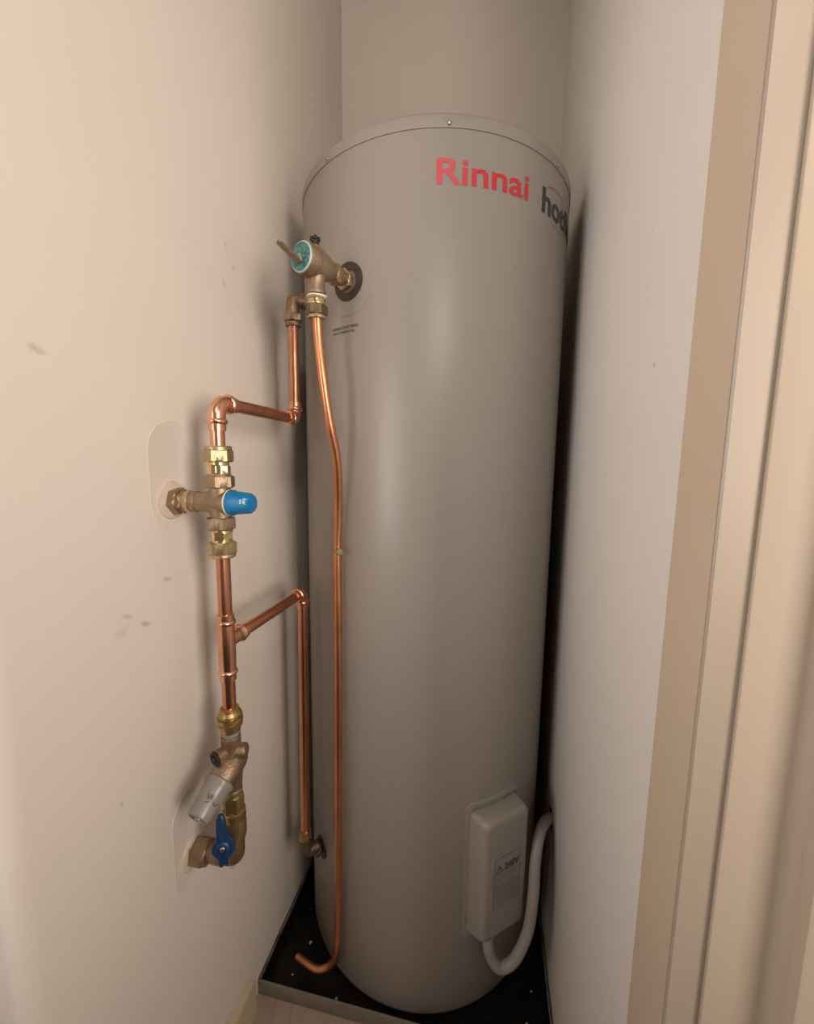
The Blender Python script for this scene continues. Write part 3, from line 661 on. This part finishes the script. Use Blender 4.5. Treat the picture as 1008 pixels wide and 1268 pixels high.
# ------------------------------------------------------------------ isolating ball valve at the bottom
bv = thing('ball_valve', 'brass isolating valve with dark blue lever handle, low on the left wall', 'valve', (X1, Y1, 0.57))
bm = B(); lathe(bm, (X1, Y1, .702), (0, 0, -1), [(0, .0140), (.003, .0150), (.008, .0150), (.010, .0140), (.014, .0138)], 28); obj('lock_collar', bm, M_brass, bv)
bm = B(); hexnut(bm, (X1, Y1, .690), (0, 0, -1), .030, .0172, .2); obj('tail_hex', bm, M_brassy, bv)
bm = B(); lathe(bm, (X1, Y1, .662), (0, 0, -1), [(0, .0150), (.002, .0185), (.014, .0190), (.016, .0178), (.020, .0182), (.024, .0190), (.046, .0190), (.050, .0180), (.056, .0165), (.062, .015)], 32); obj('loose_nut', bm, M_brassy, bv)
zB = .570
bm = B(); cB = Vector((X1, Y1, zB)); sweep(bm, [cB+Vector((0, 0, .034))]+arc_path(cB+Vector((0, 0, .04)), cB, cB-Vector((.05, 0, 0)), .012, 8)+[cB-Vector((.020, 0, 0))], .0150, 28)
lathe(bm, (X1-.016, Y1, zB), (-1, 0, 0), [(0, .0150), (.004, .0175), (.022, .0175), (.026, .0150), (.034, .0150)], 32)
obj('valve_body', bm, M_brzd, bv)
bm = B(); hexnut(bm, (XL+.004, Y1-.002, zB-.003), (1, 0, 0), .024, .0235, .3); lathe(bm, (XL+.027, Y1-.001, zB-.002), (1, 0, 0), [(0, .0200), (.003, .0205), (.005, .0180)], 28); obj('wall_nut', bm, M_brz, bv)
# handle: hub on the spindle facing the room, blade pointing up, short tail down
HX, HY, HZ = X1+.001, Y1-.034, .622
bm = B(); lathe(bm, (HX, Y1-.012, zB+.012), (Vector((HX, HY, HZ))-Vector((HX, Y1-.012, zB+.012))), [(0, .008), (.024, .008)], 20); obj('spindle', bm, M_brzd, bv)
nh = Vector((.45, -.86, .22)).normalized(); uh = Vector((-.05, 0, 1)); uh = (uh-nh*uh.dot(nh)).normalized(); sh = uh.cross(nh).normalized()
O = Vector((HX, HY, HZ))
out = [(-.010, -.012), (-.016, -.004), (-.0165, .004), (-.0125, .010), (-.0085, .015), (-.0080, .030), (-.0072, .046), (-.004, .0525), (0, .0540), (.004, .0520), (.0065, .045), (.0080, .028), (.0100, .018), (.0160, .012), (.0185, .004), (.0180, -.006), (.0130, -.013), (.0075, -.0165), (.0070, -.0260), (.0040, -.0275), (.0030, -.0245), (-.0005, -.0245), (-.0015, -.0275), (-.0055, -.0270), (-.0065, -.0165)]
bm = B(); lv = []
for d_, s in ((-.004, .97), (-.0025, 1.0), (.0035, 1.0), (.0050, .92)):
    lv.append([bm.verts.new(O+sh*x*s+uh*(y*s)+nh*(d_+max(0, y-.012)*.10)) for x, y in out])
n = len(out)
for p, q in zip(lv, lv[1:]):
    for k in range(n): bm.faces.new((p[k], p[(k+1) % n], q[(k+1) % n], q[k]))
bm.faces.new(lv[0]); bm.faces.new(lv[-1])
lathe(bm, O+nh*.003, nh, [(0, .0125), (.004, .0120), (.0055, .0100), (.0055, .0062), (.003, .0060)], 24)
# raised rib along the blade
q0, q1 = O+uh*.012+nh*.0055, O+uh*.050+nh*.0085
sweep(bm, [q0, (q0+q1)/2, q1], [.0034, .0030, .0022], 8)
hd = obj('lever_handle', bm, M_blued, bv, smooth=40, label='dark blue lever handle')
bm = B(); lathe(bm, O+nh*.004, nh, [(0, .0045), (.0030, .0045), (.0042, .0030)], 12); obj('handle_screw', bm, M_steel, hd)

for o in bpy.data.objects:
    if '_o' in o: del o['_o']
